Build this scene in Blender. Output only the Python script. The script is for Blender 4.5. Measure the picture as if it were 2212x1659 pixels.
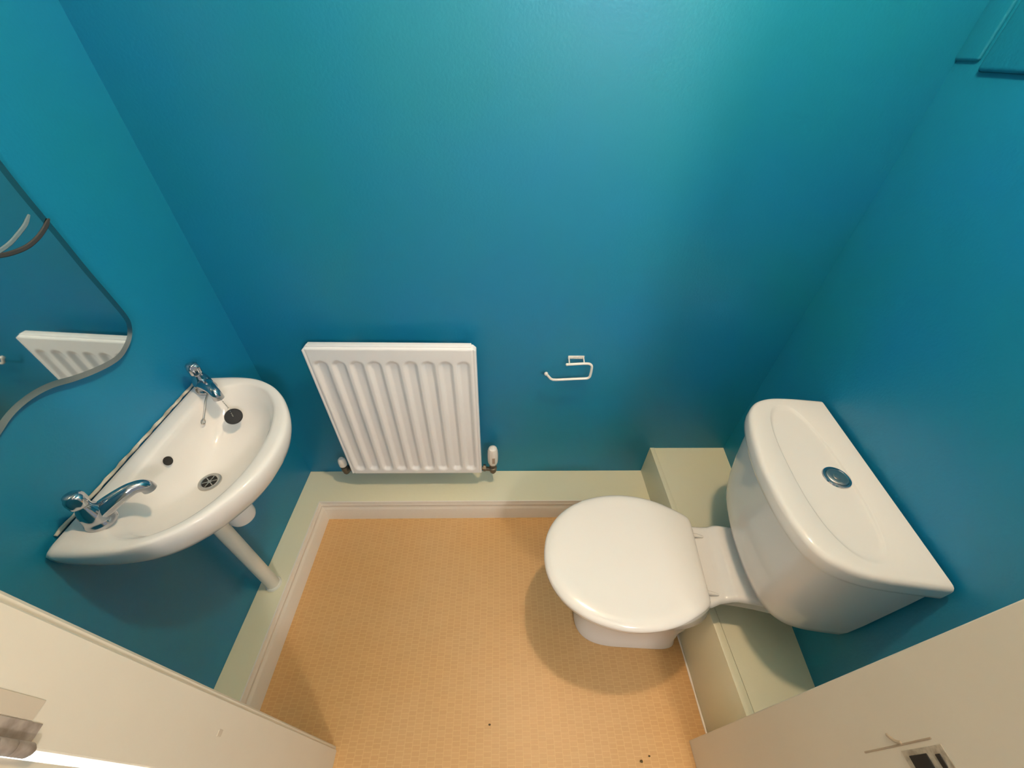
import bpy, bmesh, math
from math import sin, cos, pi, radians, sqrt, tan
from mathutils import Vector, Matrix

for o in list(bpy.data.objects):
    bpy.data.objects.remove(o, do_unlink=True)
S = bpy.context.scene
COL = S.collection

# ------------------------------------------------------------------ camera
CX, CY, CZ = 0.7898, -0.985, 1.471
YAW, PIT, ROL, FPX = -0.0422, -0.7209, 0.0315, 831.0
fw = Vector((-sin(YAW)*cos(PIT), cos(YAW)*cos(PIT), sin(PIT)))
rt0 = Vector((cos(YAW), sin(YAW), 0)); up0 = rt0.cross(fw)
rt = cos(ROL)*rt0 + sin(ROL)*up0
up = -sin(ROL)*rt0 + cos(ROL)*up0
cd = bpy.data.cameras.new('camera'); cam = bpy.data.objects.new('camera', cd); COL.objects.link(cam)
m = Matrix((( rt.x, up.x, -fw.x, CX), (rt.y, up.y, -fw.y, CY), (rt.z, up.z, -fw.z, CZ), (0, 0, 0, 1)))
cam.matrix_world = m
cd.sensor_fit = 'HORIZONTAL'; cd.sensor_width = 36.0; cd.lens = FPX/2212*36.0
cd.clip_start = 0.005; cd.clip_end = 50
S.camera = cam

# ------------------------------------------------------------------ world, exposure
W = bpy.data.worlds.new('world'); S.world = W; W.use_nodes = True
bg = W.node_tree.nodes['Background']
bg.inputs[0].default_value = (0.86, 0.93, 1.0, 1); bg.inputs[1].default_value = 0.34
S.view_settings.view_transform = 'Standard'; S.view_settings.look = 'None'
S.view_settings.gamma = 1.0; S.view_settings.use_curve_mapping = False
S.view_settings.exposure = 0.0
LAMP = (1.08, -0.48, 2.27)          # bulb of the ceiling light
LAMP_STRENGTH = 1130.0
LAMP_COLOR = (1.0, 0.70, 0.44)
HALL_FILL = (1.42, -2.05, 1.90)       # unseen globe added in the hallway for front fill
HALL_FILL_STRENGTH = 142.0
HALL_FILL_COLOR = (1.0, 0.92, 0.84)

# ------------------------------------------------------------------ materials
def srgb(r, g, b):
    f = lambda c: (c/255/12.92 if c/255 <= .04045 else ((c/255+.055)/1.055)**2.4)
    return (f(r), f(g), f(b), 1)

def mat(name, col, rough=.5, metal=0, spec=.5, bump=None, coat=0, noise=None):
    M = bpy.data.materials.new(name); M.use_nodes = True
    nt = M.node_tree; b = nt.nodes['Principled BSDF']
    b.inputs['Base Color'].default_value = col if len(col) == 4 else (*col, 1)
    b.inputs['Roughness'].default_value = rough; b.inputs['Metallic'].default_value = metal
    b.inputs['Specular IOR Level'].default_value = spec
    b.inputs['Coat Weight'].default_value = coat
    b.inputs['Coat Roughness'].default_value = .08
    tc = nt.nodes.new('ShaderNodeTexCoord')
    if bump:
        n = nt.nodes.new('ShaderNodeTexNoise'); n.inputs['Scale'].default_value = bump[0]; n.inputs['Detail'].default_value = 4
        nt.links.new(tc.outputs['Object'], n.inputs['Vector'])
        bp = nt.nodes.new('ShaderNodeBump'); bp.inputs['Strength'].default_value = bump[1]; bp.inputs['Distance'].default_value = .002
        nt.links.new(n.outputs['Fac'], bp.inputs['Height']); nt.links.new(bp.outputs['Normal'], b.inputs['Normal'])
    if noise:
        n = nt.nodes.new('ShaderNodeTexNoise'); n.inputs['Scale'].default_value = noise[0]; n.inputs['Detail'].default_value = 3
        nt.links.new(tc.outputs['Object'], n.inputs['Vector'])
        mx = nt.nodes.new('ShaderNodeMix'); mx.data_type = 'RGBA'
        mx.inputs[6].default_value = col; mx.inputs[7].default_value = noise[1]
        mr = nt.nodes.new('ShaderNodeMapRange'); mr.inputs[1].default_value = .35; mr.inputs[2].default_value = .65
        nt.links.new(n.outputs['Fac'], mr.inputs[0]); nt.links.new(mr.outputs[0], mx.inputs[0])
        nt.links.new(mx.outputs[2], b.inputs['Base Color'])
    return M

M_teal = mat('teal_wall_paint', (0.004, 0.195, 0.385, 1), .46, spec=.5, bump=(160, .2), noise=(1.8, (0.004, 0.205, 0.315, 1)))
M_sage = mat('pale_sage_gloss_paint', (0.74, 0.73, 0.56, 1), .35, bump=(60, .15), noise=(5, (0.76, 0.735, 0.53, 1)))
M_trim = mat('off_white_gloss_paint', (0.82, 0.78, 0.70, 1), .3, bump=(70, .2))
M_frame = mat('cream_door_frame_paint', (0.74, 0.68, 0.56, 1), .38, bump=(50, .15), noise=(7, (0.72, 0.66, 0.54, 1)))
M_ceil = mat('white_ceiling_paint', (0.8, 0.8, 0.78, 1), .8)
M_cer = mat('white_glazed_ceramic', (0.80, 0.78, 0.75, 1), .09, spec=.5)
M_plas = mat('white_plastic', (0.80, 0.77, 0.72, 1), .13)
M_rad = mat('white_enamel', (0.88, 0.89, 0.90, 1), .38, bump=(300, .06))
M_pipe = mat('off_white_pipe_plastic', (0.70, 0.70, 0.62, 1), .4)
M_chrome = mat('polished_chrome', (0.56, 0.56, 0.58, 1), .10, metal=1)
M_dull = mat('dull_chrome', (0.55, 0.53, 0.50, 1), .34, metal=1)
M_brass = mat('tarnished_valve_metal', (0.15, 0.125, 0.09, 1), .45, metal=.6)
M_dark = mat('dark_hole', (0.012, 0.011, 0.010, 1), .7)
M_rubber = mat('black_rubber', (0.018, 0.018, 0.02, 1), .45)
M_grey = mat('brown_curved_line', (0.040, 0.044, 0.046, 1), .6, spec=.2)
M_pale = mat('pale_curved_line', (0.14, 0.21, 0.24, 1), .6, spec=.2)
M_hinge = mat('grey_painted_hinge_steel', (0.42, 0.36, 0.31, 1), .4, noise=(60, (0.22, 0.18, 0.15, 1)))
M_mirror = mat('mirror_silvering', (0.66, 0.72, 0.71, 1), .02, metal=1)
M_bevel = mat('bevelled_mirror_edge', (0.34, 0.40, 0.40, 1), .18, metal=1)
M_seal = mat('aged_silicone_sealant', (0.66, 0.63, 0.54, 1), .5, noise=(30, (0.34, 0.32, 0.26, 1)))
M_dirt = mat('floor_dirt', (0.09, 0.06, 0.02, 1), .9)
M_stain = mat('patched_paint', (0.58, 0.50, 0.39, 1), .55)
M_smudge = mat('brown_scuffed_paint', (0.44, 0.35, 0.25, 1), .6)
M_plate = mat('paint_worn_steel', (0.56, 0.51, 0.41, 1), .35, noise=(90, (0.30, 0.26, 0.20, 1)))
M_glass = mat('window_clear_plastic_mark', (0.36, 0.28, 0.22, 1), .4)

def floor_material():
    M = bpy.data.materials.new('mosaic_vinyl_floor'); M.use_nodes = True
    nt = M.node_tree; b = nt.nodes['Principled BSDF']; L = nt.links
    tc = nt.nodes.new('ShaderNodeTexCoord')
    br = nt.nodes.new('ShaderNodeTexBrick')
    mp = nt.nodes.new('ShaderNodeMapping'); mp.inputs['Rotation'].default_value = (0, 0, radians(90))
    L.new(tc.outputs['Object'], mp.inputs['Vector']); L.new(mp.outputs[0], br.inputs['Vector'])
    br.inputs['Color1'].default_value = (0.555, 0.34, 0.145, 1)
    br.inputs['Color2'].default_value = (0.59, 0.368, 0.163, 1)
    br.inputs['Mortar'].default_value = (0.63, 0.41, 0.19, 1)
    br.inputs['Scale'].default_value = 1.0
    br.inputs['Mortar Size'].default_value = 0.0011; br.inputs['Mortar Smooth'].default_value = .3
    br.inputs['Brick Width'].default_value = 0.0115; br.inputs['Row Height'].default_value = 0.022
    br.offset = .5; br.inputs['Bias'].default_value = -.2
    n = nt.nodes.new('ShaderNodeTexNoise'); n.inputs['Scale'].default_value = 2.4; n.inputs['Detail'].default_value = 4
    L.new(tc.outputs['Object'], n.inputs['Vector'])
    mx = nt.nodes.new('ShaderNodeMix'); mx.data_type = 'RGBA'; mx.blend_type = 'MULTIPLY'; mx.inputs[0].default_value = .55
    cr = nt.nodes.new('ShaderNodeValToRGB'); cr.color_ramp.elements[0].position = .35; cr.color_ramp.elements[1].position = .68
    cr.color_ramp.elements[0].color = (1.0, .86, .62, 1); cr.color_ramp.elements[1].color = (1, .98, .96, 1)
    L.new(n.outputs['Fac'], cr.inputs[0]); L.new(br.outputs['Color'], mx.inputs[6]); L.new(cr.outputs[0], mx.inputs[7])
    L.new(mx.outputs[2], b.inputs['Base Color'])
    bp = nt.nodes.new('ShaderNodeBump'); bp.inputs['Strength'].default_value = .25; bp.inputs['Distance'].default_value = .0006
    bp.invert = True
    L.new(br.outputs['Fac'], bp.inputs['Height']); L.new(bp.outputs['Normal'], b.inputs['Normal'])
    b.inputs['Roughness'].default_value = .42
    return M
M_floor = floor_material()

def emis(name, col, st):
    M = bpy.data.materials.new(name); M.use_nodes = True
    b = M.node_tree.nodes['Principled BSDF']
    b.inputs['Base Color'].default_value = (.9, .9, .9, 1)
    b.inputs['Emission Color'].default_value = (*col, 1); b.inputs['Emission Strength'].default_value = st
    return M
M_bulb = emis('glowing_bulb', LAMP_COLOR, LAMP_STRENGTH)
M_fill_globe = emis('fill_globe_glow', HALL_FILL_COLOR, HALL_FILL_STRENGTH)

# ------------------------------------------------------------------ helpers
def obj(name, bm, mats, parent=None, smooth=True, auto=35, matrix=None):
    me = bpy.data.meshes.new(name)
    bmesh.ops.remove_doubles(bm, verts=bm.verts, dist=1e-6)
    bmesh.ops.recalc_face_normals(bm, faces=bm.faces)
    bm.to_mesh(me); bm.free()
    o = bpy.data.objects.new(name, me); COL.objects.link(o)
    for q in (mats if isinstance(mats, (list, tuple)) else [mats]): me.materials.append(q)
    if smooth:
        me.shade_smooth()
        me.set_sharp_from_angle(angle=radians(auto))
    if matrix is not None: o.matrix_world = matrix
    if parent: o.parent = parent
    return o

def tag(o, label=None, cat=None, group=None, kind=None):
    if label: o['label'] = label
    if cat: o['category'] = cat
    if group: o['group'] = group
    if kind: o['kind'] = kind
    return o

def thing(name, label, cat, loc=(0, 0, 0), group=None):
    """Empty at the base; children keep world-like coordinates through an inverse offset"""
    o = bpy.data.objects.new(name, None); COL.objects.link(o); o.location = loc
    o.empty_display_size = .05
    return tag(o, label, cat, group)

def add(parent, name, bm, mats, label=None, auto=35, smooth=True, frame=None):
    """mesh given in world coordinates, put under parent (an Empty or a mesh with its own location)"""
    root = parent
    off = Vector((0, 0, 0))
    while root is not None:
        off += root.location; root = root.parent
    if frame is not None: bmesh.ops.transform(bm, matrix=frame, verts=bm.verts)
    bmesh.ops.translate(bm, verts=bm.verts, vec=-off)
    o = obj(name, bm, mats, None, smooth, auto); o.parent = parent
    if label: o['label'] = label
    return o

def B(): return bmesh.new()

def box(bm, a, b, bev=0, seg=2):
    x0, y0, z0 = [min(a[i], b[i]) for i in range(3)]; x1, y1, z1 = [max(a[i], b[i]) for i in range(3)]
    r = bmesh.ops.create_cube(bm, size=1)
    vs = r['verts']
    for v in vs:
        v.co = Vector((x0+(v.co.x+.5)*(x1-x0), y0+(v.co.y+.5)*(y1-y0), z0+(v.co.z+.5)*(z1-z0)))
    if bev:
        es = {e for v in vs for e in v.link_edges}
        bmesh.ops.bevel(bm, geom=list(es), offset=bev, segments=seg, profile=.5, affect='EDGES')
    return bm

def prism(bm, poly, z0, z1, bev=0, seg=2):
    """poly in xy, extruded in z"""
    lo = [bm.verts.new((p[0], p[1], z0)) for p in poly]; hi = [bm.verts.new((p[0], p[1], z1)) for p in poly]
    n = len(poly)
    fs = [bm.faces.new(lo[::-1]), bm.faces.new(hi)]
    for i in range(n): fs.append(bm.faces.new((lo[i], lo[(i+1) % n], hi[(i+1) % n], hi[i])))
    if bev:
        es = {e for f in fs for e in f.edges}
        bmesh.ops.bevel(bm, geom=list(es), offset=bev, segments=seg, profile=.5, affect='EDGES')
    return bm

def loft(bm, rings, cap0=True, cap1=True):
    R = [[bm.verts.new(p) for p in r] for r in rings]
    n = len(R[0])
    for a, b in zip(R, R[1:]):
        for i in range(n):
            bm.faces.new((a[i], a[(i+1) % n], b[(i+1) % n], b[i]))
    if cap0: bm.faces.new(R[0][::-1])
    if cap1: bm.faces.new(R[-1])
    return bm

def lathe(bm, prof, c=(0, 0, 0), axis=(0, 0, 1), n=32):
    """prof list of (r, h) along axis from c"""
    ax = Vector(axis).normalized(); t = Vector((1, 0, 0)) if abs(ax.x) < .8 else Vector((0, 1, 0))
    u = ax.cross(t).normalized(); v = ax.cross(u)
    c = Vector(c)
    rings = [[c+ax*h+(u*cos(2*pi*i/n)+v*sin(2*pi*i/n))*max(r, 1e-4) for i in range(n)] for r, h in prof]
    return loft(bm, rings)

def smoothpath(pts, k=6):
    P = [Vector(p) for p in pts]; out = []
    for i in range(len(P)-1):
        p0 = P[max(i-1, 0)]; p1 = P[i]; p2 = P[i+1]; p3 = P[min(i+2, len(P)-1)]
        for j in range(k):
            t = j/k
            out.append(.5*((2*p1)+(-p0+p2)*t+(2*p0-5*p1+4*p2-p3)*t*t+(-p0+3*p1-3*p2+p3)*t**3))
    out.append(P[-1]); return out

def tube(bm, pts, r, n=16, rnd=False):
    """r number or list; sweeps with parallel transport"""
    P = [Vector(p) for p in pts]; N = len(P)
    rr = r if isinstance(r, (list, tuple)) else [r]*N
    T = [(P[min(i+1, N-1)]-P[max(i-1, 0)]).normalized() for i in range(N)]
    t = Vector((0, 0, 1)) if abs(T[0].z) < .9 else Vector((1, 0, 0))
    u = T[0].cross(t).normalized(); rings = []
    for i in range(N):
        u = (u-T[i]*u.dot(T[i])).normalized(); v = T[i].cross(u)
        rings.append([P[i]+(u*cos(2*pi*k/n)+v*sin(2*pi*k/n))*rr[i] for k in range(n)])
    if rnd:
        def capr(i, sgn):
            u = (rings[i][0]-P[i]).normalized(); v = T[i].cross(u); o = []
            for a in (.35, .7, .92):
                o.append([P[i]+T[i]*sgn*rr[i]*a+(u*cos(2*pi*k/n)+v*sin(2*pi*k/n))*rr[i]*sqrt(1-a*a) for k in range(n)])
            return o
        rings = capr(0, -1)[::-1]+rings+capr(N-1, 1)
    return loft(bm, rings)

def sphere(bm, c, r, seg=24, sc=(1, 1, 1)):
    res = bmesh.ops.create_uvsphere(bm, u_segments=seg, v_segments=seg//2, radius=r)
    for v in res['verts']: v.co = Vector((v.co.x*sc[0], v.co.y*sc[1], v.co.z*sc[2]))+Vector(c)
    return bm

def resample(poly, c, n, a0=0):
    """closed polyline (2D) sampled by angle about c"""
    out = []
    m = len(poly)
    for k in range(n):
        a = a0+2*pi*k/n; d = (cos(a), sin(a)); best = None
        for i in range(m):
            x1, y1 = poly[i][0]-c[0], poly[i][1]-c[1]; x2, y2 = poly[(i+1) % m][0]-c[0], poly[(i+1) % m][1]-c[1]
            ex, ey = x2-x1, y2-y1; den = d[0]*ey-d[1]*ex
            if abs(den) < 1e-12: continue
            t = (x1*ey-y1*ex)/den; s = (x1*d[1]-y1*d[0])/den
            if t > 0 and -1e-9 <= s <= 1+1e-9 and (best is None or t > best): best = t
        out.append((c[0]+d[0]*best, c[1]+d[1]*best))
    return out

def spline2(pts, k=8, closed=True):
    n = len(pts); out = []
    for i in range(n if closed else n-1):
        g = lambda j: Vector((*pts[j % n][:2], 0)) if closed else Vector((*pts[min(max(j, 0), n-1)][:2], 0))
        p0, p1, p2, p3 = g(i-1), g(i), g(i+1), g(i+2)
        for j in range(k):
            t = j/k; q = .5*((2*p1)+(-p0+p2)*t+(2*p0-5*p1+4*p2-p3)*t*t+(-p0+3*p1-3*p2+p3)*t**3)
            out.append((q.x, q.y))
    if not closed: out.append(tuple(pts[-1][:2]))
    return out

# ------------------------------------------------------------------ room
WX0, WS = 1.700, 0.135                 # right wall: x = WX0 + WS*y (slightly out of square)
wx = lambda y: WX0+WS*y
YF = -0.845                            # inner face of the wall with the doorway
XL, XR = 0.344, 1.331                  # faces of the door lining
H = 2.36
LED = 0.1136                           # height of the low pipe boxing
def struct(name, bm, m_, smooth=False):
    o = obj(name, bm, m_, smooth=smooth); o['kind'] = 'structure'; return o

bm = B(); box(bm, (-.12, .12, -.06), (1.95, -2.3, 0)); struct('floor', bm, M_floor)
bm = B(); box(bm, (-.12, .12, H), (1.95, YF-.10, H+.08)); struct('ceiling', bm, M_ceil)
bm = B(); box(bm, (-.12, 0, 0), (1.95, .12, H)); struct('wall_back', bm, M_teal)
bm = B(); box(bm, (-.12, 0, 0), (0, YF-.09, H)); struct('wall_left', bm, M_teal)
bm = B(); prism(bm, [(wx(0), 0), (wx(YF-.09), YF-.09), (1.95, YF-.09), (1.95, 0)], 0, H); struct('wall_right', bm, M_teal)
bm = B()
box(bm, (0, YF, 0), (XL-.012, YF-.050, H))
box(bm, (XR+.032, YF, 0), (wx(YF)+.01, YF-.085, H))
box(bm, (XL-.012, YF, 2.04), (XR+.032, YF-.050, H)); struct('wall_front', bm, M_teal)

# shallow boxed panel high on the right wall (soft step edges under the paint)
bm = B()
def wallbox(bm, y0, y1, z0, z1, d, bev):
    vs0 = len(bm.verts)
    pl = [(wx(y0)+.004, y0), (wx(y0)-d, y0), (wx(y1)-d, y1), (wx(y1)+.004, y1)]
    prism(bm, pl, z0, z1, bev, 4)
wallbox(bm, 0.004, -.058, 1.470, H, .006, .005)
wallbox(bm, -.070, -.50, 1.455, H, .009, .008)
struct('trim_4', bm, M_teal, True)

# low pipe boxing along back and left wall, sage paint
DL, DB = 0.0845, 0.1428
XB = 1.3967
bm = B()
prism(bm, [(0.0, 0.0), (XB+.01, 0.0), (XB+.01, -DB), (DL, -DB), (DL, YF), (0, YF)], 0, LED, .0012, 1)
struct('trim_1', bm, M_sage, True)

# moulded skirting on the face of the boxing
PROF = [(0, LED+.001), (.0035, LED+.001), (.0045, LED-.004), (.0040, LED-.012), (.0062, LED-.016), (.0064, LED-.023), (.0052, LED-.026), (.0056, LED-.032), (.0085, LED-.040), (.0100, LED-.046), (.0102, 0)]
def skirting(name, path_fn):
    bm = B(); rings = []
    for s in path_fn: rings.append([s(t, z) for t, z in PROF]+[s(-.001, 0)])
    loft(bm, [list(r) for r in rings]); struct(name, bm, M_trim, True)
skirting('baseboard_back', [lambda t, z: (DL+t, -DB-t, z), lambda t, z: (XB, -DB-t, z)])
skirting('baseboard_left', [lambda t, z: (DL+t, YF, z), lambda t, z: (DL+t, -DB-t, z)])

# high pipe boxing behind the toilet
HB = 0.2655
bm = B()
prism(bm, [(XB+.019, 0), (XB+.017, YF), (wx(YF)+.004, YF), (wx(0)+.004, 0)], 0, HB-.0025)
struct('trim_2', bm, M_sage, False)
bm = B()
prism(bm, [(XB, 0), (XB-.007, YF), (XB+.0155, YF), (XB+.0185, 0)], 0, HB, .0015, 2)
struct('trim_3', bm, M_sage, True)
# bead of filler / paint along the foot of the boxing
bm = B()
tube(bm, [(XB-.003-.007*i/20, -DB-.01-(0.69)*i/20, .0015) for i in range(21)], [.003+.0008*sin(i*2.1) for i in range(21)], 8)
struct('baseboard_right', bm, M_trim, True)

# ------------------------------------------------------------------ door frame (structure)
LY1 = -.930
def lining(x0, x1, name):
    bm = B(); box(bm, (x0, YF+.0006, 0), (x1, LY1, 2.04), .0015, 1); return bm
d1 = struct('door_1', lining(XL-.012, XL, ''), M_frame, True)
bm = B(); box(bm, (XR, YF+.0006, 0), (XR+.031, -1.03, 2.04), .0015, 1)
d2 = struct('door_2', bm, M_frame, True)
# architraves on the room side, set back from the lining edge
def arch(x0, x1, yb, yf, sgn, parent):
    # moulded board standing on the wall face yb, thickness to yf
    bm = B()
    pr = [(x0, yb), (x0, yf-.003), (x0+sgn*.003, yf), (x0+sgn*.016, yf+.0005), (x0+sgn*.020, yf-.0015), (x0+sgn*.045, yf-.002), (x1-sgn*.004, yf-.003), (x1, yf-.005), (x1, yb)]
    prism(bm, pr, 0, 2.09); add(parent, 'architrave', bm, M_frame)
arch(XL-.004, XL-.062, YF, YF+.0085, -1, d1)
# right side: narrow
bm = B(); box(bm, (XR+.010, YF, 0), (XR+.055, YF+.003, 2.09), .001, 1); add(d2, 'architrave', bm, M_frame)
# head lining
bm = B(); box(bm, (XL-.03, YF, 2.04), (XR+.03, -.95, 2.012)); add(d1, 'head_lining', bm, M_frame)

# hinge on the left lining (in its recess)
bm = B()
box(bm, (XL-.001, -.9125, .962), (XL+.0012, -.929, 1.062), .0005, 1)
h = add(d1, 'hinge', bm, M_hinge, label='grey painted butt hinge in a rebate of the cream frame')
bm = B()
for k in range(5): lathe(bm, [(.0055, 0), (.0058, .001), (.0058, .0185), (.0055, .0195)], (XL+.0045, -.9315, .963+k*.02), (0, 0, 1), 20)
sphere(bm, (XL+.0045, -.9315, .962), .0045, 12)
add(h, 'knuckle', bm, M_hinge)
# filled rebate patch above the hinge edge and small chip mark
bm = B(); box(bm, (XL-.0005, -.8965, .976), (XL+.0009, -.912, 1.08), .0004, 1); add(d1, 'filler_patch', bm, M_stain, label='greyish patch of old filler beside the hinge')
bm = B(); box(bm, (XL-.0005, -.8775, .628), (XL+.0007, -.8860, .640), .0003, 1); add(d1, 'paint_chip', bm, M_stain, label='small grey chip in the paint')

# door leaf, opened outward, hinged on the left lining
dl = thing('door_leaf', 'cream painted door leaf opened outward beyond the left side of the frame', 'door', (XL-.02, -.94, 0))
bm = B(); box(bm, (XL-.043, -.9368, .006), (XL-.001, -1.66, 1.985), .002, 2)
add(dl, 'leaf', bm, M_frame)
bm = B()
lathe(bm, [(.024, 0), (.025, .004), (.012, .006), (.010, .03), (.026, .042), (.027, .056), (.018, .066), (.002, .068)], (XL-.001, -1.59, 1.0), (1, 0, 0), 28)
add(dl, 'door_knob', bm, M_chrome)

# area lamp added behind the opened door leaf, stands in for hallway daylight
ld = bpy.data.lights.new('door_slit_fill', 'AREA'); ld.energy = 60; ld.size = .35; ld.color = (.93, .96, 1.0)
lo = bpy.data.objects.new('door_slit_fill', ld); COL.objects.link(lo); lo.location = (.02, -1.30, .95)
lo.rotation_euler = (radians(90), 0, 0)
bm = B(); box(bm, (-.02, YF-.068, 0), (XL-.0125, YF-.0505, H)); struct('wall_hall', bm, M_ceil)

# strike plate and latch hole in the right lining
bm = B()
box(bm, (XR-.0010, -.934, .772), (XR+.0005, -.962, .842), .0004, 1)
sp = add(d2, 'strike_plate', bm, M_plate, label='worn painted strike plate with dark latch hole')
bm = B(); box(bm, (XR-.0022, -.9395, .782), (XR-.0009, -.958, .813), .0006, 1)
box(bm, (XR-.0022, -.9415, .825), (XR-.0009, -.954, .833), .0006, 1)
add(sp, 'latch_hole', bm, M_dark)
bm = B(); tube(bm, smoothpath([(XR-.0002, -.917, .763), (XR-.0002, -.924, .771), (XR-.0002, -.9265, .779)], 5), [.0022]*11, 8, True)
tube(bm, smoothpath([(XR+.0002, -.929, .70), (XR+.0002, -.9285, .76), (XR+.0002, -.9275, .832)], 5), [.0012]*11, 8, True)
add(d2, 'paint_chip', bm, M_smudge)

# ------------------------------------------------------------------ ceiling light
cl = thing('ceiling_light', 'small ceiling light with a glowing warm bulb above the toilet room', 'lamp', (LAMP[0], LAMP[1], H))
bm = B(); lathe(bm, [(.001, 0), (.045, 0), (.048, -.006), (.03, -.022), (.02, -.03), (.018, -.05), (.001, -.05)], (LAMP[0], LAMP[1], H)); add(cl, 'ceiling_rose', bm, M_plas)
bm = B(); sphere(bm, LAMP, .036, 28); add(cl, 'bulb', bm, M_bulb)

hl = thing('hall_fill_light', 'unseen glowing fill globe added under the hallway ceiling outside the doorway', 'lamp', (HALL_FILL[0], HALL_FILL[1], H))  # added lamp, out of view, brightens the radiator and basin fronts
bm = B(); lathe(bm, [(.001, 0), (.06, 0), (.06, -.02), (.02, -.03), (.02, HALL_FILL[2]+.095-H), (.001, HALL_FILL[2]+.095-H)], (HALL_FILL[0], HALL_FILL[1], H)); add(hl, 'ceiling_rose', bm, M_plas)
bm = B(); sphere(bm, HALL_FILL, .10, 32); add(hl, 'globe', bm, M_fill_globe)
bm = B(); box(bm, (-.12, YF-.105, H), (1.95, -2.3, H+.08)); struct('ceiling_hall', bm, M_ceil)

# ------------------------------------------------------------------ radiator
RX0, RX1, RZ0, RZ1, RY = .2203, .7203, .2114, .8112, -.084
rad = thing('radiator', 'white fluted single panel radiator on the teal back wall above the low ledge', 'radiator', ((RX0+RX1)/2, 0, RZ0))
bm = B()
NX, NZ = 240, 150
def sst(a, b, x):
    t = min(max((x-a)/(b-a), 0), 1); return t*t*(3-2*t)
cent = [.080+.105*i for i in range(9)]
def depth(u, v):
    d = 0
    pit = .105
    for c in cent:
        w = abs(u-c)
        if w < pit*.5:
            h_ = 1-sst(.018, .046, w)
            ez = min((v-.035), (.925-v))
            rr = sst(-.002, .030, ez-max(0, w-.008)*.35)
            d = max(d, h_*rr)
    return d*.0100
V = [[None]*(NX+1) for _ in range(NZ+1)]
for j in range(NZ+1):
    v = j/NZ
    for i in range(NX+1):
        u = i/NX
        x = RX0+u*(RX1-RX0); z = RZ0+v*(RZ1-RZ0)
        e = min(u*(RX1-RX0), (1-u)*(RX1-RX0), v*(RZ1-RZ0), (1-v)*(RZ1-RZ0))
        rnd = .004*(1-sqrt(max(0, 1-(1-min(e/.004, 1))**2)))
        # groove that separates the end margin
        em = min(u, 1-u)*(RX1-RX0)
        g = .0018*math.exp(-((em-.0095)/.0022)**2)
        # nipped top corners
        cz = 1
        y = RY+depth(u, v)+rnd+g
        V[j][i] = bm.verts.new((x, y, z))
for j in range(NZ):
    for i in range(NX):
        bm.faces.new((V[j][i], V[j][i+1], V[j+1][i+1], V[j+1][i]))
rim = [V[0][i] for i in range(NX+1)]+[V[j][NX] for j in range(1, NZ+1)]+[V[NZ][i] for i in range(NX-1, -1, -1)]+[V[j][0] for j in range(NZ-1, 0, -1)]
bk = [bm.verts.new((v.co.x, RY+.024, v.co.z)) for v in rim]
n = len(rim)
for i in range(n): bm.faces.new((rim[i], rim[(i+1) % n], bk[(i+1) % n], bk[i]))
bm.faces.new(bk)
# cut the top corners a little
for v in bm.verts:
    for xc, s in ((RX0, 1), (RX1, -1)):
        dx = (v.co.x-xc)*s; dz = RZ1-v.co.z
        if dx+dz < .010: 
            k = (.010-(dx+dz))/2; v.co.z -= k; v.co.x += s*k
add(rad, 'panel', bm, M_rad, auto=50)
bm = B()
box(bm, (RX0+.014, RY+.006, RZ1-.004), (RX1-.014, RY+.026, RZ1+.0045), .002, 2)
add(rad, 'top_rail', bm, M_rad)
for x in (RX0+.10, RX1-.10):
    bm = B(); box(bm, (x-.014, RY+.02, RZ0+.05), (x+.014, -.0015, RZ1-.06), .001, 1)
    add(rad, 'wall_bracket', bm, M_rad)
# thermostatic valve, right
vx, vy = .764, -.060
bm = B()
lathe(bm, [(.010, -.030), (.012, -.028), (.012, -.02), (.015, -.018), (.015, -.002), (.011, 0), (.011, .012), (.014, .013), (.014, .022)], (vx, vy, .222), n=20)
tube(bm, [(vx, vy, .205), (RX1-.010, RY+.018, .2245)], .0085, 12)
lathe(bm, [(.014, 0), (.014, .010)], (RX1+.006, vy-.002, .219), (1, 0, 0), 6)
tube(bm, smoothpath([(vx, vy, .196), (vx, vy, .188), (vx, vy+.012, .180), (vx, -.03, .179), (vx, .001, .179)], 5), .0075, 12)
tv = add(rad, 'thermostatic_valve', bm, M_brass, label='tarnished valve body with white thermostatic head')
bm = B()
lathe(bm, [(.001, 0), (.013, 0), (.017, .006), (.0195, .016), (.0208, .022), (.0208, .060), (.0195, .075), (.0185, .085), (.015, .094), (.008, .0985), (.001, .0992)], (vx, vy, .242), n=12)
hd = add(tv, 'valve_head', bm, M_plas, auto=25)
bm = B()
box(bm, (vx-.002, vy-.0212, .268), (vx+.0085, vy-.0195, .300), .0006, 1)
add(hd, 'scale_window', bm, M_glass)
# lockshield valve, left
lx, ly = .186, -.060
bm = B()
lathe(bm, [(.009, -.030), (.011, -.028), (.011, -.018), (.013, -.016), (.013, 0), (.009, .002), (.009, .02)], (lx, ly, .222), n=20)
tube(bm, [(lx, ly, .205), (RX0+.010, RY+.018, .2245)], .008, 12)
tube(bm, smoothpath([(lx, ly, .196), (lx, ly, .188), (lx, ly+.012, .180), (lx, -.03, .179), (lx, .001, .179)], 5), .0075, 12)
lv = add(rad, 'lockshield_valve', bm, M_brass, label='tarnished valve body with white domed cap')
bm = B(); lathe(bm, [(.001, 0), (.0145, 0), (.0155, .003), (.0150, .022), (.013, .033), (.008, .039), (.001, .0405)], (lx, ly, .238), n=24)
add(lv, 'valve_cap', bm, M_plas)

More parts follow.
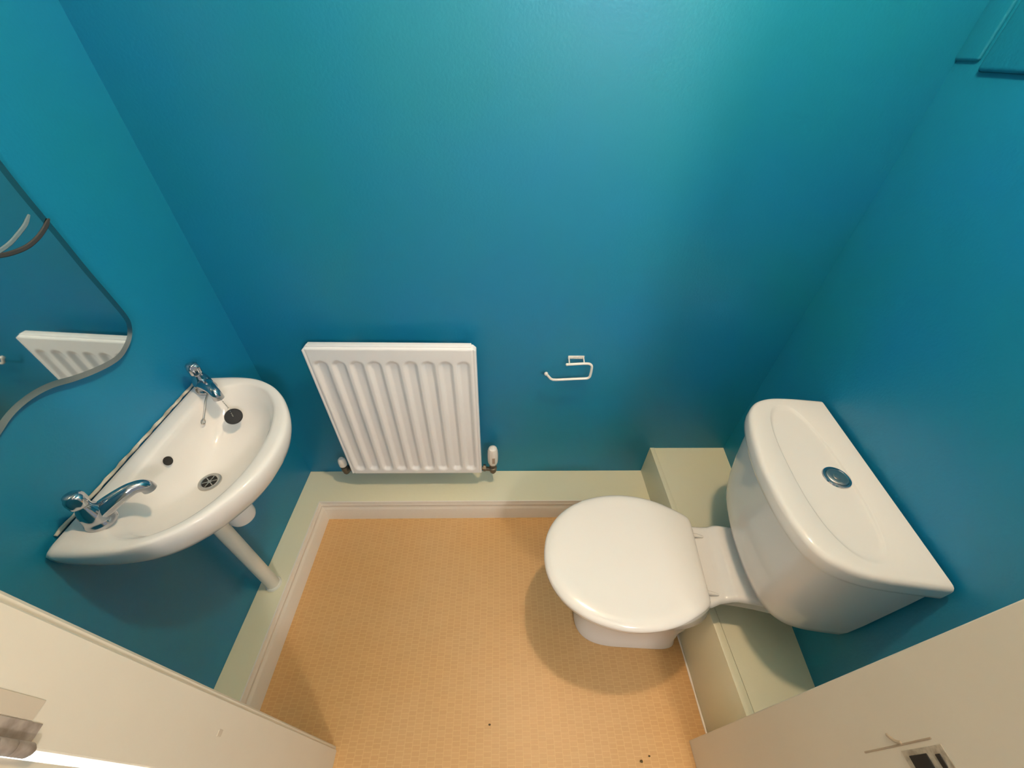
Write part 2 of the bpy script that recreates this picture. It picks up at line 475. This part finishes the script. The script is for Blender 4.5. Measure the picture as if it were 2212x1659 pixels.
# ------------------------------------------------------------------ toilet roll holder
hr = thing('toilet_roll_holder', 'white wire toilet roll holder on the teal wall between radiator and cistern', 'toilet roll holder', (1.034, 0, .72))
yr = -.035
bm = B()
path = [(1.004, yr, .7185), (1.030, yr, .7205), (1.055, yr, .7225)]+[(1.083-.016+.016*sin(a), yr, .7065+.016*cos(a)) for a in [radians(q) for q in range(0, 91, 15)]]
path += [(1.0835, yr, .690)]+[(1.083-.012+.012*cos(a), yr, .673-.012*sin(a)) for a in [radians(q) for q in range(0, 91, 15)]]
path += [(1.03, yr, .6585), (.975, yr, .6545), (.963, yr, .655), (.955, yr, .6595), (.9445, yr, .673)]
tube(bm, path, .0042, 16, True)
add(hr, 'rod', bm, M_plas)
bm = B(); sphere(bm, (1.002, yr, .7183), .0048, 16); add(hr, 'end_knob', bm, M_plas)
bm = B(); sphere(bm, (.939, yr, .680), .0066, 20); add(hr, 'end_knob', bm, M_plas)
bm = B()
box(bm, (1.009, -.0005, .7165), (1.062, -.004, .7285), .0015, 2)
for xx in (1.0115, 1.0590): tube(bm, [(xx, -.002, .7225), (xx-.001, -.018, .7225), (xx-.002, yr, .7205)], .0022, 10)
br = add(hr, 'bracket', bm, M_plas)
for xx in (1.0245, 1.041):
    bm = B(); sphere(bm, (xx, -.0040, .7225), .0028, 12, (1, .6, 1)); add(br, 'screw', bm, M_plas)

# ------------------------------------------------------------------ mirror on the left wall
MY0, MOFF, MYAW, MT = -.27, .024, radians(-3.1), radians(.7)
mn = Vector((cos(MT)*cos(MYAW), cos(MT)*sin(MYAW), sin(MT)))
mu = Vector((-sin(MYAW), cos(MYAW), 0)); mv = mn.cross(mu)
if mv.z < 0: mv = -mv
m0 = Vector((MOFF, MY0, 1.0))
# outline in (distance from right edge toward viewer, height): two lobes below and above
hb_ = [(.010, 1.035), (.016, 1.013), (.032, .994), (.055, .981), (.077, .9745), (.103, .9755), (.1385, .983), (.170, .993), (.197, 1.004), (.222, 1.009)]
MS = .235
bot = hb_+[(2*MS-s_, z_) for s_, z_ in hb_[::-1]]
rs_ = [(.013, 1.09), (.017, 1.14), (.020, 1.21), (.024, 1.28), (.024, 1.35), (.020, 1.42), (.017, 1.49), (.013, 1.54)]
ls_ = [(2*MS-s_, z_) for s_, z_ in rs_]
top = [(s_, 2.63-z_) for s_, z_ in bot]
outl = bot+ls_+top[::-1]+rs_[::-1]
outl = spline2(outl, 5)
mirror = thing('wall_mirror', 'frameless mirror with a wavy lower edge on the left wall, above the wash basin', 'mirror', (MOFF, MY0-.21, .96))
def mp(s, z, d): return m0+mu*(-s)+mv*(z-1.0)+mn*d
cs, cz_ = MS, 1.315
def inset(poly, d):
    n = len(poly); out = []
    for i in range(n):
        ax, ay = poly[i-1]; bx, by = poly[(i+1) % n]; tx, ty = bx-ax, by-ay; L = sqrt(tx*tx+ty*ty)
        out.append((poly[i][0]-ty/L*d, poly[i][1]+tx/L*d))
    return out
ins = inset(outl, .011)
if abs(ins[0][0]-cs) > abs(outl[0][0]-cs): ins = inset(outl, -.011)
bm = B()
vs = [bm.verts.new(mp(s, z, .0)) for s, z in ins]; bm.faces.new(vs)
add(mirror, 'glass', bm, M_mirror, smooth=False)
bm = B()
loft(bm, [[mp(s, z, 0) for s, z in ins], [mp(s, z, -.0010) for s, z in outl], [mp(s, z, -.0045) for s, z in outl]], False, True)
add(mirror, 'bevelled_edge', bm, M_bevel, auto=20)
for s_, z_ in ((.235, 1.08), (.235, 1.52)):
    bm = B(); p = mp(s_, z_, -.004); box(bm, (0.0005, p.y-.01, z_-.01), (p.x, p.y+.01, z_+.01)); add(mirror, 'spacer', bm, M_plas)

# two thin curved lines laid on the mirror, one pale, one brown
def mline(pts, r, m_, label):
    bm = B(); q = smoothpath([(s_, z_, 0) for s_, z_ in pts], 6); rings = []
    for i, p in enumerate(q):
        t = (q[min(i+1, len(q)-1)]-q[max(i-1, 0)]).normalized(); nx, nz = -t.y, t.x
        w = r*min(1, .45+i/8)*min(1, .45+(len(q)-1-i)/8)
        rings.append([mp(p.x+nx*w*k, p.y+nz*w*k, d) for k, d in ((-1, .0003), (-.6, .0016), (.6, .0016), (1, .0003))])
    loft(bm, rings); add(mirror, 'curved_line', bm, m_, label=label)
mline([(.0430, 1.2450), (.0571, 1.2347), (.0733, 1.2271), (.0923, 1.2195), (.1079, 1.2153), (.1250, 1.2130), (.150, 1.2150), (.172, 1.2240), (.188, 1.2390)], .0031, M_pale, 'pale curved line on the mirror')
mline([(.0200, 1.2310), (.0334, 1.2221), (.0537, 1.2125), (.0773, 1.2061), (.1003, 1.2055), (.1195, 1.2082), (.142, 1.2160), (.160, 1.2290)], .0036, M_grey, 'brown curved line on the mirror')

# ------------------------------------------------------------------ wash basin
BC = -.432
def half(pts):      # (x, halfwidth) -> closed outline
    a = [(x, BC+w) for x, w in pts]; b = [(x, BC-w) for x, w in pts[::-1] if w > 0]
    return a+b
out_pts = [(.006, .236), (.06, .238), (.11, .236), (.150, .229), (.185, .214), (.215, .194), (.245, .164), (.270, .128), (.290, .088), (.302, .045), (.306, 0)]
in_pts = [(.050, .085), (.053, .140), (.066, .172), (.088, .193), (.115, .204), (.150, .203), (.185, .187), (.212, .163), (.236, .128), (.252, .088), (.261, .045), (.264, 0)]
def smooth_half(pts, k=5):
    q = spline2(pts, k, closed=False); return q
BCEN = (.13, BC)
NB = 200
def dense(pts):
    q = smooth_half(pts); return [(x, BC+w) for x, w in q]+[(x, BC-w) for x, w in q[::-1]]
OUT = resample(dense(out_pts), BCEN, NB); INN = resample(dense(in_pts), BCEN, NB)
def sc(poly, f, c=(.0, BC), fx=None): return [(c[0]+(x-c[0])*(fx if fx is not None else f), c[1]+(y-c[1])*f) for x, y in poly]
def at(poly, z): return [(x, y, z) for x, y in poly]
def lerp2(A, Bq, t): return [(a[0]*(1-t)+b[0]*t, a[1]*(1-t)+b[1]*t) for a, b in zip(A, Bq)]
DR = (.108, BC-.010)
drain = [(DR[0]+.021*cos(2*pi*k/NB), DR[1]+.021*sin(2*pi*k/NB)) for k in range(NB)]
ZR = .800
basin = thing('wash_basin', 'small white ceramic wash basin with two chrome taps on the left wall', 'wash basin', (0, BC, .63))
bm = B()
rings = [at(lerp2(drain, sc(OUT, .35, (.10, BC)), .3), .640), at(sc(OUT, .42, (.06, BC)), .648), at(sc(OUT, .62, (.02, BC)), .664), at(sc(OUT, .80, (.004, BC)), .692),
         at(sc(OUT, .91, (.003, BC)), .720), at(sc(OUT, .965, (.003, BC)), .744), at(sc(OUT, .990, (.003, BC)), .764), at(sc(OUT, 1.0, (.003, BC)), .780),
         at(sc(OUT, 1.0, (.003, BC)), .791), at(lerp2(OUT, INN, .05), .7965), at(lerp2(OUT, INN, .13), .7998), at(lerp2(OUT, INN, .35), .8008), at(lerp2(OUT, INN, .75), .7985),
         at(lerp2(OUT, INN, .93), .7965), at(INN, .792)]
for t, z in ((.05, .783), (.10, .768), (.16, .750), (.24, .732), (.36, .714), (.50, .7005), (.66, .692), (.82, .6865), (.94, .6835), (1, .681)):
    rings.append(at(lerp2(INN, drain, t), z))
loft(bm, rings, True, False)
add(basin, 'bowl', bm, M_cer, auto=80)
# raised lip of sealant against the wall
bm = B()
pts = []
for i in range(33):
    y = BC+.222-.424*i/32
    pts.append((.0035, y, ZR-.0002+.0008*sin(i*1.7)))
tube(bm, pts, [.0034+.0007*sin(i*2.3) for i in range(33)], 8)
add(basin, 'sealant_bead', bm, M_seal, label='ragged aged sealant bead along the wall')
# waste ring
bm = B()
lathe(bm, [(.0155, -.006), (.0165, .0012), (.019, .0022), (.0235, .0016), (.0245, -.0005), (.0245, -.004)], (DR[0], DR[1], .6835), n=40)
wr = add(basin, 'drain', bm, M_dull)
bm = B(); lathe(bm, [(.001, 0), (.0157, 0), (.0157, .0006), (.001, .0006)], (DR[0], DR[1], .6830), n=32); dh = add(wr, 'drain_hole', bm, M_dark)
bm = B()
for a in (0, 60, 120):
    ca, sa = cos(radians(a+20)), sin(radians(a+20))
    tube(bm, [(DR[0]-ca*.0155, DR[1]-sa*.0155, .6842), (DR[0]+ca*.0155, DR[1]+sa*.0155, .6842)], .0011, 8)
lathe(bm, [(.004, 0), (.004, .001)], (DR[0], DR[1], .6838), n=16)
add(wr, 'grate', bm, M_dull)
# overflow
bm = B()
lathe(bm, [(.001, 0), (.0100, 0), (.0100, .0012), (.001, .0012)], (.0585, BC-.012, .7655), (.93, 0, .37), 28)
for v in bm.verts: v.co.z = .7655+(v.co.z-.7655)*1.0
add(basin, 'overflow_hole', bm, M_dark)

def tap(pos, ang, tilt_label):
    """pillar tap; ang = direction of the spout in plan"""
    x, y = pos; z = ZR
    bm = B()
    dx, dy = cos(ang), sin(ang)
    lathe(bm, [(.001, -.003), (.0235, -.003), (.0240, .001), (.0235, .0045), (.0215, .008), (.0205, .014), (.0195, .024), (.0180, .032), (.0150, .040), (.0120, .046), (.0115, .052), (.001, .052)], (x, y, z), n=36)
    sp_ = [(x+dx*d_, y+dy*d_, z+h_) for d_, h_ in ((.004, .016), (.022, .024), (.042, .030), (.060, .033), (.073, .030), (.079, .022), (.080, .013))]
    sp_ = smoothpath(sp_, 6); k = len(sp_)
    tube(bm, sp_, [.0180-.0062*min(1, i/(k*.55)) for i in range(k)], 24)
    t = add(basin, 'tap', bm, M_chrome, label=tilt_label, auto=60)
    bm = B()
    n = 48; rings = []
    for r, h_, w in ((.009, .050, 0), (.0130, .052, .0008), (.0145, .056, .0016), (.0150, .068, .0018), (.0142, .074, .0014), (.0115, .077, .0004), (.0112, .0775, 0), (.0110, .0790, 0), (.0080, .0805, 0), (.0005, .0812, 0)):
        rings.append([(x+(r+w*cos(4*2*pi*i/n))*cos(2*pi*i/n), y+(r+w*cos(4*2*pi*i/n))*sin(2*pi*i/n), z+h_) for i in range(n)])
    loft(bm, rings); add(t, 'tap_handle', bm, M_chrome, auto=60)
    return t
tap((.060, BC-.172), radians(46), 'chrome tap nearest the doorway')
tap((.047, BC+.188), radians(-38), 'chrome tap nearest the corner')

# plug on its chain
pl = thing('basin_plug', 'black rubber plug hanging on a chain from the far basin tap', 'plug', (.10, -.32, .75))
pc = Vector((.1235, -.300, .7565)); pn = Vector((.30, -.60, .85)).normalized()
bm = B(); lathe(bm, [(.001, -.006), (.0155, -.006), (.0165, -.001), (.0195, 0), (.0200, .002), (.0180, .004), (.001, .0045)], tuple(pc), tuple(pn), 32)
add(pl, 'stopper', bm, M_rubber)
bm = B()
cp = smoothpath([(.086, -.268, .822), (.094, -.274, .806), (.104, -.282, .785), (.112, -.288, .772), tuple(pc+pn*.006)], 9)
for p in cp[::2]: sphere(bm, p, .0016, 8)
tube(bm, cp, .0006, 6)
add(pl, 'chain', bm, M_dull)
bm = B()
tube(bm, smoothpath([(.062, -.262, .803), (.0655, -.285, .796), (.0665, -.306, .780), (.066, -.320, .768)], 6), .0022, 8, True)
tube(bm, [(.066+.001, -.3255+.0058*cos(a), .7645+.0058*sin(a)) for a in [2*pi*i/20 for i in range(21)]], .0017, 8)
add(pl, 'chain_stay', bm, M_dull, label='small metal stay and ring for the plug chain')

# waste trap and pipe
wp = thing('waste_pipe', 'off-white plastic waste pipe running down from under the basin into the ledge', 'pipe', (.045, -.45, LED))
bm = B()
tube(bm, [(.045, -.45, LED-.004), (.045, -.45, .30), (.045, -.45, .545)], .0195, 28)
add(wp, 'pipe', bm, M_pipe)
bm = B(); lathe(bm, [(.0205, 0), (.0245, .002), (.0250, .004), (.0225, .010), (.0205, .011)], (.045, -.45, LED-.001), n=24); add(wp, 'collar', bm, M_pipe)
bm = B()
lathe(bm, [(.0205, 0), (.0250, .002), (.0265, .006), (.0265, .028), (.0245, .032), (.0205, .033)], (.045, -.45, .520), n=20)
add(wp, 'compression_nut', bm, M_cer)
bm = B()
lathe(bm, [(.001, .0), (.020, .0), (.029, .006), (.032, .016), (.0325, .070), (.030, .078), (.0285, .080), (.0285, .100), (.022, .104), (.022, .140)], (DR[0]+.010, -.442, .520), n=36)
tube(bm, smoothpath([(DR[0]+.01, -.442, .572), (.075, -.446, .574), (.055, -.449, .572), (.0455, -.45, .560), (.045, -.45, .545)], 5), .0195, 20)
add(wp, 'bottle_trap', bm, M_cer, label='white bottle trap under the basin')

# ------------------------------------------------------------------ toilet (local frame: a away from the wall, b toward the doorway)
nrm = sqrt(1+WS*WS)
E1 = Vector((-1, WS, 0))/nrm; E2 = Vector((-WS, -1, 0))/nrm
OT = Vector((wx(-.488), -.488, 0))
FR = Matrix(((E1.x, E2.x, 0, OT.x), (E1.y, E2.y, 0, OT.y), (0, 0, 1, 0), (0, 0, 0, 1)))
toilet = thing('toilet', 'white close-coupled toilet with closed lid against the right wall', 'toilet', tuple(OT+E1*.3))
NT = 128
def bc(a): return .068+.070*(a-.30)
def sup(a0, a1, hb, z, nf=2.4, nb=3.5, bcen=None, am=None, n=NT):
    """closed outline between a0 (back) and a1 (front), half width hb, superellipse front/back exponents"""
    am = (a0+a1)/2 if am is None else am
    r = []
    for k in range(n):
        t = 2*pi*k/n; c, s = cos(t), sin(t)
        e = nf if c > 0 else nb
        da = (a1-am) if c > 0 else (am-a0)
        q = (abs(c)**e+abs(s)**e)**(-1/e)
        a = am+da*c*q; b = hb*s*q
        r.append((a, (bc(a) if bcen is None else bcen)+b, z))
    return r
# pan
bm = B()
rings = [sup(.247, .578, .110, .0, 3, 8), sup(.247, .580, .112, .012, 3, 8), sup(.247, .575, .104, .03, 3, 7), sup(.247, .570, .100, .10, 2.6, 7),
         sup(.240, .585, .108, .18, 2.4, 7), sup(.235, .615, .128, .25, 2.2, 5, am=.44), sup(.23, .655, .150, .31, 2.1, 3.5, am=.46), sup(.23, .683, .163, .355, 2.1, 2.6, am=.47), sup(.23, .690, .169, .378, 2.1, 2.5, am=.48), sup(.235, .687, .167, .388, 2.1, 2.5, am=.48), sup(.25, .67, .15, .389, 2.1, 2.5, am=.48)]
loft(bm, rings)
pan = add(toilet, 'pan', bm, M_cer, auto=60, frame=FR)
# rear deck of the pan that carries the cistern
bm = B()
prof = [(.060, .060, .115), (.100, .058, .112), (.140, .057, .108), (.170, .056, .107), (.200, .055, .107), (.213, .0555, .107), (.225, .056, .107), (.245, .060, .108), (.270, .066, .114), (.300, .068, .110), (.335, .070, .110)]
rings = []
for a, bcn, hw_ in prof:
    zt = .4100 if a < .206 else (.4060 if a < .214 else .3955)
    cs_ = []
    zb_ = .345
    for k in range(41):
        u = -1+2*k/40; e = 1-abs(u)
        cs_.append((a, bcn+hw_*u, zt-.010*max(0, 1-e/.10)**2-.002*(1-u*u)))
    cs_ += [(a, bcn+hw_*.97, zt-.022), (a, bcn+hw_*.90, zb_), (a, bcn-hw_*.90, zb_), (a, bcn-hw_*.97, zt-.022)]
    rings.append(cs_)
loft(bm, rings)
add(toilet, 'pan_deck', bm, M_cer, auto=60, frame=FR)
# outlet boss between pan and boxing
bm = B(); lathe(bm, [(.052, 0), (.055, .01), (.055, .05), (.050, .06)], (.200, .062, .19), (1, 0, 0), 32); 
add(toilet, 'outlet', bm, M_cer, frame=FR)
# seat ring and lid
def lidring(f, z, grow=0.0):
    pts = [(.283, .100), (.285, .118), (.300, .132), (.330, .150), (.370, .1690), (.410, .1810), (.450, .1875), (.490, .1890), (.530, .1850), (.570, .1755), (.610, .1600), (.650, .1340), (.680, .1030), (.700, .0680), (.710, .0330), (.7125, 0)]
    q = spline2(pts, 6, closed=False)
    poly = [(a, b) for a, b in q]+[(a, -b) for a, b in q[::-1]]
    R = resample(poly, (.47, 0), NT)
    return [(.47+(a-.47)*f+0, bc(.47+(a-.47)*f)+b*f, z) for a, b in R]
bm = B()
loft(bm, [lidring(.955, .389), lidring(.975, .391), lidring(.980, .398), lidring(.975, .405), lidring(.955, .4065)])
add(toilet, 'seat', bm, M_plas, auto=60, frame=FR)
bm = B()
rs = [lidring(.96, .4075), lidring(.985, .4080), lidring(.998, .4105), lidring(1.0, .4150), lidring(.996, .4190), lidring(.985, .4225), lidring(.965, .4255), lidring(.93, .4280), lidring(.86, .4292), lidring(.78, .4288), lidring(.70, .4288), lidring(.5, .4300), lidring(.25, .4308), lidring(.03, .4310)]
loft(bm, rs)
add(toilet, 'lid', bm, M_plas, auto=60, frame=FR)
for b_ in (-.012, .149):
    bm = B()
    tube(bm, [(.250, b_, .3965), (.265, b_, .399), (.285, b_, .401)], [.0035, .0055, .007], 16, True)
    tube(bm, [(.283, b_-.016, .403), (.283, b_+.016, .403)], .0065, 16, True)
    add(toilet, 'hinge', bm, M_plas, frame=FR)
# cistern
def dsh(hb, d, z, bcn=.010, r=.5, a0=.012):
    pts = [(0, 1.0), (.20, 1.0), (.39, .995), (.55, .978), (.68, .940), (.79, .870), (.875, .755), (.930, .600), (.968, .410), (.991, .205), (1.0, 0)]
    q = spline2(pts, 7, closed=False)
    half = [(a0+(d-a0)*a, hb*b) for a, b in q]
    back = [(a0, -hb+2*hb*k/24) for k in range(1, 24)]
    poly = half+[(a, -b) for a, b in half[::-1][1:]]+back
    return [(a0+(a-a0)*(1+.22*b), bcn+b, z) for a, b in poly]
bm = B()
rings = [dsh(.150, .125, .413, .024), dsh(.175, .150, .416, .024), dsh(.195, .172, .427, .022), dsh(.206, .188, .445, .020), dsh(.213, .200, .475, .018), dsh(.219, .212, .53, .015), dsh(.224, .222, .60, .012), dsh(.228, .229, .67, .010), dsh(.230, .232, .735, .009)]
loft(bm, rings)
add(toilet, 'cistern', bm, M_cer, auto=70, frame=FR)
bm = B()
rings = [dsh(.232, .236, .733, .009), dsh(.2395, .2475, .7335, .009), dsh(.2420, .2520, .737, .009), dsh(.2425, .2530, .745, .009), dsh(.2425, .2530, .763, .009), dsh(.2415, .2515, .769, .009), dsh(.2385, .2480, .7735, .009), dsh(.234, .243, .7752, .009),
         dsh(.229, .2375, .7755, .009)]
# recessed dish in the top
def dish(f, z):
    cen = (.120, .009); r = []
    for p in dsh(.229, .2375, 0, .009):
        dx, dy = p[0]-cen[0], p[1]-cen[1]
        e = 2.5 if dx > 0 else 2.1
        ha = (.074 if dx > 0 else .052)*f; hb = .208*f
        k = (abs(dx/ha)**e+abs(dy/hb)**e)**(-1/e)
        a_, b_ = dx*k, dy*k
        r.append((cen[0]+a_*(1+.22*(b_+.009)), cen[1]+b_, z))
    return r
rings += [dish(1.02, .7753), dish(1.0, .7745), dish(.975, .7722), dish(.945, .7702), dish(.91, .7696), dish(.5, .7704), dish(.05, .7706)]
loft(bm, rings)
clid = add(toilet, 'cistern_lid', bm, M_cer, auto=70, frame=FR)
bm = B()
bp_ = (.097, .024, .7700)
lathe(bm, [(.001, 0), (.0275, 0), (.0285, .001), (.0275, .0035), (.0235, .0045), (.0222, .0030), (.001, .0030)], bp_, n=44)
fb = add(toilet, 'flush_button', bm, M_chrome, frame=FR, auto=40)
bm = B(); lathe(bm, [(.001, 0), (.0210, 0), (.0210, .0018), (.0190, .0030), (.0080, .0020), (.0075, .0035), (.001, .0042)], (bp_[0], bp_[1], bp_[2]+.0028), n=44)
add(fb, 'push_plate', bm, M_dull, frame=FR, auto=40)

# ------------------------------------------------------------------ specks of dirt on the floor
for (x, y, r, lab) in ((.764, -.800, .0035, 'lone dark speck of dirt on the tan floor left of the toilet shadow'),
                       (1.183, -.884, .0045, 'larger dark speck of dirt of the pair near the right door frame'),
                       (1.208, -.874, .0032, 'smaller dark speck of dirt of the pair near the right door frame')):
    bm = B(); sphere(bm, (0, 0, r*.35), r, 10, (1, .7, .5))
    for v in bm.verts:
        v.co.x += .25*r*sin(v.co.y*2100+v.co.z*900); v.co.z = max(v.co.z, .0001)
    o = obj('dirt_speck', bm, M_dirt); o.location = (x, y, 0)
    tag(o, lab, 'dirt', 'specks of dirt on the floor')
